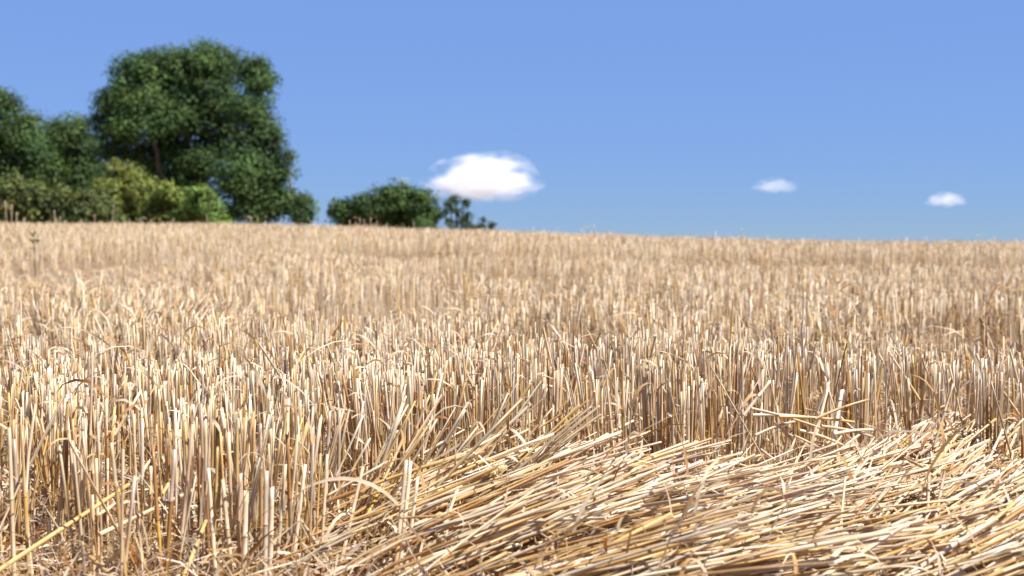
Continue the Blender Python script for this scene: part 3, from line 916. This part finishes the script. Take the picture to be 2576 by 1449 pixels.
for px_, py_, d_, lf_ in SKY:
    top = at(px_, py_, d_)
    gz = float(ground_z(top[0], top[1]))
    lean_ = rng.normal(0, 0.035)
    single('tall_stem', (top[0] + lean_, top[1] + rng.normal(0, .03), gz - .01), top, .0058, [BUFF, CREAM, TAN][int(rng.integers(3))],
           f'taller stem poking above the field skyline, {say(round(px_ / 25.76))} percent across and {say(round(py_ / 14.49))} down' + (', leafed' if lf_ else ''), 'stem', 'taller stems along the skyline',
           leaf=(rng.choice([0, 180]) + rng.normal(0, 25), rng.uniform(.12, .2), .011, 55, 120, .3, .86) if lf_ else None, joint_at=.7)


# ------------------------------------------------------------------ green weeds
def leaf_quads(P, T, Nn, ln, wd, colr):
    """Pointed leaf blades: (N,6) vertices folded along the midrib."""
    Bv = np.cross(T, Nn); Bv /= np.maximum(np.linalg.norm(Bv, axis=1, keepdims=True), 1e-9)
    l_, w_ = ln[:, None], wd[:, None]
    v = np.stack([P, P + T * l_ * .45 + Bv * w_ * .5 + Nn * w_ * .12, P + T * l_ - Nn * l_ * .12, P + T * l_ * .45 - Bv * w_ * .5 + Nn * w_ * .12], axis=1)
    c = np.repeat(colr[:, None], 4, axis=1)
    return (v, c, v.copy(), np.array([[0, 1, 2, 3]]), np.array([False]))


def weed(px, py, d, size, nl, label, colr):
    d = d * (0.92 if d < 3 else 1)
    p = at(px, py, d)
    org = np.array([p[0], p[1], float(ground_z(p[0], p[1]))])
    hh = max(p[2] - org[2], 0.01)
    root = bpy.data.objects.new('weed', None); col.objects.link(root); root.location = org
    tag(root, label, 'weed', 'green weeds among the straw')
    t = np.linspace(0, 1, 6)
    c = np.stack([0.006 * np.sin(t * 4), 0.004 * np.cos(t * 3), t * hh], axis=1)
    g = tube_arrays(c[None], (size * .05 * np.linspace(1, .5, 6))[None], np.tile(np.array(colr) * .9, (1, 6, 1)), 5)
    stm = link('stem', make_mesh('stem', [(g[0], g[1], g[2], g[3], None)], M_FOL), root)
    for q_ in range(nl):
        a = q_ * 2.4 + rng.uniform(-.4, .4); e = rng.uniform(R(5), R(55))
        T = np.array([[math.cos(a) * math.cos(e), math.sin(a) * math.cos(e), math.sin(e)]])
        Nn = np.array([[-math.cos(a) * math.sin(e), -math.sin(a) * math.sin(e), math.cos(e)]])
        P = np.array([[0, 0, hh * rng.uniform(.65, 1.0)]])
        lq = leaf_quads(P, T, Nn, np.array([size * rng.uniform(.7, 1.2)]), np.array([size * rng.uniform(.35, .5)]), np.array([colr]) * rng.uniform(.8, 1.25))
        link('leaf', make_mesh('leaf', [lq], M_FOL, smooth=False), stm)


DG = (0.05, 0.11, 0.02)
weed(86, 588, 9.0, .07, 12, 'dark green weed in the pale stubble near the left edge', (.035, .07, .025))
weed(1482, 1196, 1.66, .014, 5, 'small dark green sprout at the back of the flattened straw', DG)
weed(1505, 1170, 1.72, .010, 3, 'tiny green sprig behind the small dark green sprout', DG)
weed(1430, 1352, 1.40, .010, 4, 'green seedling low in the mat, leftmost of the bottom middle ones', DG)
weed(1467, 1342, 1.42, .011, 4, 'green seedling in the middle of the bottom middle row', DG)
weed(1524, 1336, 1.43, .011, 4, 'green seedling at the right of the bottom middle row', DG)
weed(1448, 1372, 1.38, .008, 3, 'tiniest green seedling just below the bottom middle row', DG)
weed(2505, 1408, 1.33, .020, 8, 'leafy green weed in the bottom right corner', (.06, .13, .04))
weed(2545, 1420, 1.32, .014, 5, 'smaller green weed nearest the bottom right corner', (.06, .13, .04))


# ------------------------------------------------------------------ trees and bushes
def limb(a, b, r0, r1, wob, n=7):
    t = np.linspace(0, 1, n)
    c = np.asarray(a)[None] * (1 - t[:, None]) + np.asarray(b)[None] * t[:, None]
    w = rng.normal(0, wob, (n, 3)); w[0] = 0; w[-1] = 0
    c = c + w
    rad = r0 + (r1 - r0) * t
    g = tube_arrays(c[None], rad[None], np.ones((1, n, 3)), 7)
    return (g[0], g[1], g[2], g[3], None)


def make_tree(name, label, cat, group, lobes, d, leaf=0.2, colr=(.05, .085, .03), var=.45, cover=1.0, trunk=True, clump=.9, base_px=None, warm=0.0, depth=0.8, trunks=1):
    """lobes: (px, py, r_px) as seen; each becomes an ellipsoid of leafy clumps d metres away."""
    rng = np.random.default_rng(sum(ord(ch) * (q_ + 1) for q_, ch in enumerate(label)) + 5)
    Ls = []
    for (px, py, rp) in lobes:
        r = rp / F_PX * d
        dd_ = d + rng.uniform(-.5, .5) * r
        Ls.append((at(px, py, dd_), r))
    bx = np.mean([c[0] for c, r in Ls]) if base_px is None else at(base_px, 600, d)[0]
    by = float(np.mean([c[1] for c, r in Ls]))
    base = np.array([bx, by, float(ground_z(bx, by))])
    root = bpy.data.objects.new(name, None); col.objects.link(root); root.location = base
    tag(root, label, cat, group)
    P, T, Nn, CC = [], [], [], []
    for c, r in Ls:
        area = 12.57 * r * r
        K = max(6, int(cover * 1.7 * area / (clump * clump * 1.5)))
        dirs = rng.normal(0, 1, (K, 3)); dirs /= np.linalg.norm(dirs, axis=1, keepdims=True)
        dirs[:, 2] = np.where(dirs[:, 2] < -0.6, -dirs[:, 2], dirs[:, 2])
        rr = r * np.where(rng.random(K) < .72, rng.uniform(.64, .92, K), rng.uniform(.2, .64, K))
        cc = c[None] + dirs * rr[:, None] * np.array([1, depth, 1])[None]
        cr_ = clump * rng.uniform(.55, 1.25, K)
        tonek = rng.uniform(1 - var, 1 + var, K) * rng.uniform(.8, 1.2)
        hue = rng.normal(0, 1, K)
        nl = np.maximum(8, (cr_ ** 2 * 5.2 / (leaf * leaf) * rng.uniform(.6, 1.2, K)).astype(int))
        own = np.repeat(np.arange(K), nl)
        M = len(own)
        off = rng.normal(0, 1, (M, 3)); off /= np.linalg.norm(off, axis=1, keepdims=True)
        off *= (rng.random(M) ** .45)[:, None] * cr_[own][:, None] * np.array([1, 1, .72])[None]
        p = cc[own] + off
        outw = off / np.maximum(np.linalg.norm(off, axis=1, keepdims=True), 1e-6) + dirs[own] * .6 + np.array([0, 0, .5])
        nn = outw + rng.normal(0, .5, (M, 3)); nn /= np.linalg.norm(nn, axis=1, keepdims=True)
        tt = rng.normal(0, 1, (M, 3)); tt -= (tt * nn).sum(1, keepdims=True) * nn; tt /= np.linalg.norm(tt, axis=1, keepdims=True)
        k_ = np.array([1.5, 1.33, 1.08]) * np.array(colr)[None] * (tonek[own] * rng.uniform(.9, 1.12, M))[:, None]
        k_ = k_ * (1 + (np.clip(hue[own], -1, 2) * .10 + warm)[:, None] * np.array([1.5, .5, -.6])[None])
        P.append(p); T.append(tt); Nn.append(nn); CC.append(np.clip(k_, .004, .6))
    P, T, Nn, CC = map(np.concatenate, (P, T, Nn, CC))
    kz = P[:, 2] > ground_z(P[:, 0], P[:, 1]) + .05
    P, T, Nn, CC = P[kz], T[kz], Nn[kz], CC[kz]
    ln = leaf * rng.uniform(.7, 1.35, len(P)); wd = ln * rng.uniform(.5, .75, len(P))
    link('crown', make_mesh('crown', [leaf_quads(P - base, T, Nn, ln, wd, CC)], M_FOL, smooth=False), root)
    if trunk:
        top = np.mean([c for c, r in Ls], axis=0) - base
        tr_ = max(.06, .035 * top[2] * 1.2)
        gs = []
        fork = top * np.array([.6, .6, .45])
        for q_ in range(trunks):
            o_ = np.array([(q_ - (trunks - 1) / 2) * tr_ * 4, 0, -.2])
            gs.append(limb(o_, fork + o_ * .5 + [0, 0, .3], tr_ * 1.25, tr_ * .8, .05, 6))
        tk = link('trunk', make_mesh('trunk', gs, M_BARK), root)
        for c, r in Ls:
            e = c - base
            g1 = limb(fork, e, tr_ * .6, tr_ * .14, r * .08)
            link('limb', make_mesh('limb', [g1], M_BARK), tk)
    return root


GT = 'trees beyond the crest of the field'
GB = 'bushes beneath the trees'
DK = (.040, .078, .026)
make_tree('broadleaf_tree', 'broad tree cut by the left edge of the picture', 'tree', GT,
          [(-10, 320, 92), (62, 345, 58), (15, 420, 80), (95, 430, 60), (-70, 380, 90)], 66, colr=(.038, .072, .024))
make_tree('broadleaf_tree', 'low dark tree filling the gap between the two big crowns', 'tree', GT,
          [(175, 350, 60), (130, 375, 55), (215, 410, 72), (140, 430, 60), (190, 490, 70), (265, 500, 70), (120, 500, 60)], 84, colr=(.038, .072, .026))
make_tree('broadleaf_tree', 'largest tree, a tall round dark green crown', 'tree', GT,
          [(505, 185, 82), (425, 195, 80), (345, 220, 82), (300, 290, 72), (375, 310, 95), (470, 300, 90), (550, 260, 66), (310, 385, 66), (420, 400, 70), (490, 420, 62), (555, 175, 48), (400, 480, 70), (490, 490, 60), (540, 400, 60), (560, 340, 50)], 76,
          colr=DK, base_px=440, clump=1.0)
make_tree('broadleaf_tree', 'tall narrow tree joined to the largest crown, ragged straight side', 'tree', GT,
          [(632, 180, 42), (650, 215, 45), (635, 290, 62), (650, 370, 66), (610, 440, 76), (668, 440, 66), (620, 520, 84), (690, 520, 62)], 72, colr=DK, base_px=625)
make_tree('small_tree', 'small ragged open tree at the right foot of the big trees', 'tree', GT,
          [(732, 520, 34), (768, 508, 24), (755, 548, 32), (786, 528, 12), (722, 400, 20)], 71, colr=(.042, .078, .034), cover=.8, clump=.5, leaf=.2)
make_tree('olive_bush', 'yellow-olive bush under the largest tree, tallest of the bushes', 'bush', GB,
          [(305, 452, 48), (340, 480, 55), (290, 505, 60), (375, 515, 50), (300, 565, 50), (360, 565, 50)], 58, colr=(.112, .138, .036), clump=.5, leaf=.17)
make_tree('olive_bush', 'olive bush with ragged top between the tallest bush and the bright one', 'bush', GB,
          [(415, 495, 38), (440, 530, 42), (395, 540, 45), (400, 575, 45), (455, 575, 42)], 56, colr=(.105, .142, .036), clump=.45, leaf=.17)
make_tree('round_bush', 'small rounded bright green bush in front of the narrow tree', 'bush', GB,
          [(500, 502, 36), (520, 530, 42), (478, 538, 36), (545, 555, 30), (500, 578, 42), (550, 580, 36)], 55, colr=(.100, .165, .046), clump=.42, leaf=.16)
make_tree('hedge_bush', 'wide low dull olive bush along the field edge, left corner', 'bush', GB,
          [(30, 500, 50), (90, 510, 52), (-40, 500, 55), (60, 550, 50), (10, 570, 50), (100, 570, 50)], 54, colr=(.066, .086, .028), clump=.5, leaf=.17)
make_tree('hedge_bush', 'wide low dark olive bush between the left corner and the tallest bush', 'bush', GB,
          [(160, 515, 48), (215, 520, 50), (190, 552, 50), (255, 540, 45), (160, 575, 50), (225, 575, 50), (275, 575, 45)], 54, colr=(.060, .082, .028), clump=.5, leaf=.17)
make_tree('round_tree', 'distant rounded dark tree standing apart near the middle', 'tree', GT,
          [(862, 540, 38), (905, 528, 42), (960, 512, 46), (1010, 508, 48), (1058, 520, 46), (1080, 550, 36), (960, 560, 60), (895, 570, 46), (1010, 570, 56), (1062, 575, 46)], 105, colr=(.040, .076, .024), leaf=.28, clump=.85)
make_tree('thin_tree', 'thin open tree with bare stems beside the distant rounded tree', 'tree', GT,
          [(1132, 520, 15), (1146, 508, 14), (1168, 512, 12), (1120, 538, 9), (1150, 535, 10), (1178, 545, 9), (1163, 560, 15), (1132, 563, 9), (1180, 574, 13)], 104, colr=(.040, .066, .034), leaf=.24, clump=.45, cover=.9, trunks=2)
make_tree('twiggy_shrub', 'sparse twiggy shrub at the end of the row of trees', 'shrub', GT,
          [(1208, 572, 10), (1216, 556, 6), (1236, 570, 10), (1192, 578, 10)], 103, colr=(.042, .064, .040), leaf=.2, clump=.35, cover=1.0)


# ------------------------------------------------------------------ clouds
def cloud_material(name, dens, half, flat, seed):
    m, n, l, out = new_mat(name)
    tc = n.new('ShaderNodeTexCoord')
    sc_ = n.new('ShaderNodeVectorMath'); sc_.operation = 'DIVIDE'; sc_.inputs[1].default_value = half
    l.new(tc.outputs['Object'], sc_.inputs[0])
    sx_ = n.new('ShaderNodeSeparateXYZ'); l.new(sc_.outputs['Vector'], sx_.inputs[0])
    ng = n.new('ShaderNodeMath'); ng.operation = 'MULTIPLY'; ng.inputs[1].default_value = -1.45; l.new(sx_.outputs['Z'], ng.inputs[0])
    mz = n.new('ShaderNodeMath'); mz.operation = 'MAXIMUM'; l.new(sx_.outputs['Z'], mz.inputs[0]); l.new(ng.outputs[0], mz.inputs[1])
    cb = n.new('ShaderNodeCombineXYZ'); l.new(sx_.outputs['X'], cb.inputs['X']); l.new(sx_.outputs['Y'], cb.inputs['Y']); l.new(mz.outputs[0], cb.inputs['Z'])
    ln = n.new('ShaderNodeVectorMath'); ln.operation = 'LENGTH'; l.new(cb.outputs['Vector'], ln.inputs[0])
    ad = n.new('ShaderNodeVectorMath'); ad.operation = 'ADD'; ad.inputs[1].default_value = (seed, seed * 2, 0)
    l.new(sc_.outputs['Vector'], ad.inputs[0])
    nz = n.new('ShaderNodeTexNoise'); nz.inputs['Scale'].default_value = 2.3; nz.inputs['Detail'].default_value = 4; nz.inputs['Roughness'].default_value = .5
    l.new(ad.outputs['Vector'], nz.inputs['Vector'])
    a = n.new('ShaderNodeMath'); a.operation = 'MULTIPLY_ADD'; a.inputs[1].default_value = 1.7; a.inputs[2].default_value = 0.08
    l.new(nz.outputs['Fac'], a.inputs[0])
    b = n.new('ShaderNodeMath'); b.operation = 'SUBTRACT'; l.new(a.outputs[0], b.inputs[0]); l.new(ln.outputs['Value'], b.inputs[1])
    c = n.new('ShaderNodeMapRange'); c.interpolation_type = 'SMOOTHSTEP'
    c.inputs['From Min'].default_value = 0.0; c.inputs['From Max'].default_value = 0.7; c.inputs['To Max'].default_value = dens
    l.new(b.outputs[0], c.inputs['Value'])
    v = n.new('ShaderNodeVolumePrincipled')
    v.inputs['Color'].default_value = (1, 1, 1, 1); v.inputs['Anisotropy'].default_value = 0.2
    l.new(c.outputs['Result'], v.inputs['Density'])
    l.new(v.outputs['Volume'], out.inputs['Volume'])
    return m


def make_cloud(label, px, py, w_px, h_px, d, lobes, dens, seed):
    """A puff d metres off; lobes (x, z, r) in units of its half width give the outline."""
    c = at(px, py, d)
    hw, hh = w_px / 2 / F_PX * d, h_px / 2 / F_PX * d
    import bmesh
    bm = bmesh.new()
    bmesh.ops.create_icosphere(bm, subdivisions=4, radius=1.0)
    for v in bm.verts:
        u_ = np.array(v.co); best = .25
        for (lx_, lz_, lr_) in lobes:
            o_ = np.array([lx_, 0, lz_]); b_ = u_ @ o_; disc = b_ * b_ - (o_ @ o_ - lr_ * lr_)
            if disc > 0: best = max(best, b_ + math.sqrt(disc))
        q_ = u_ * best
        v.co = (q_[0] * hw, q_[1] * hw * .6, q_[2] * hh)
    for _ in range(3): bmesh.ops.smooth_vert(bm, verts=bm.verts, factor=.5, use_axis_x=True, use_axis_y=True, use_axis_z=True)
    me = bpy.data.meshes.new('cloud'); bm.to_mesh(me); bm.free()
    me.materials.append(cloud_material('cloud_vapour', dens, (hw, hw * .6, hh), 0, seed))
    o = link('cloud', me, loc=c)
    return tag(o, label, 'cloud', 'small fair-weather clouds')


make_cloud('white heaped cloud beside the distant rounded tree, by far the largest', 1213, 458, 320, 168, 1600,
           [(0, 0, .75), (.15, .3, .72), (-.45, -.05, .6), (.55, -.1, .5), (-.15, .15, .75), (.8, -.25, .25), (-.75, -.2, .3)], .07, 4.7)
make_cloud('small faint cloud low in the sky, left one of the two on the right', 1950, 470, 140, 56, 1900, [(0, 0, .85), (-.5, -.1, .5), (.6, .2, .4)], .020, 5.3)
make_cloud('small faint cloud low in the sky near the right edge', 2378, 505, 120, 54, 1900, [(.1, .05, .85), (.5, .15, .5), (-.6, -.3, .4)], .032, 8.2)
make_cloud('scrap of cloud just showing over the distant rounded tree', 1010, 455, 60, 30, 1900, [(0, 0, .9), (.4, .2, .5)], .02, 1.7)
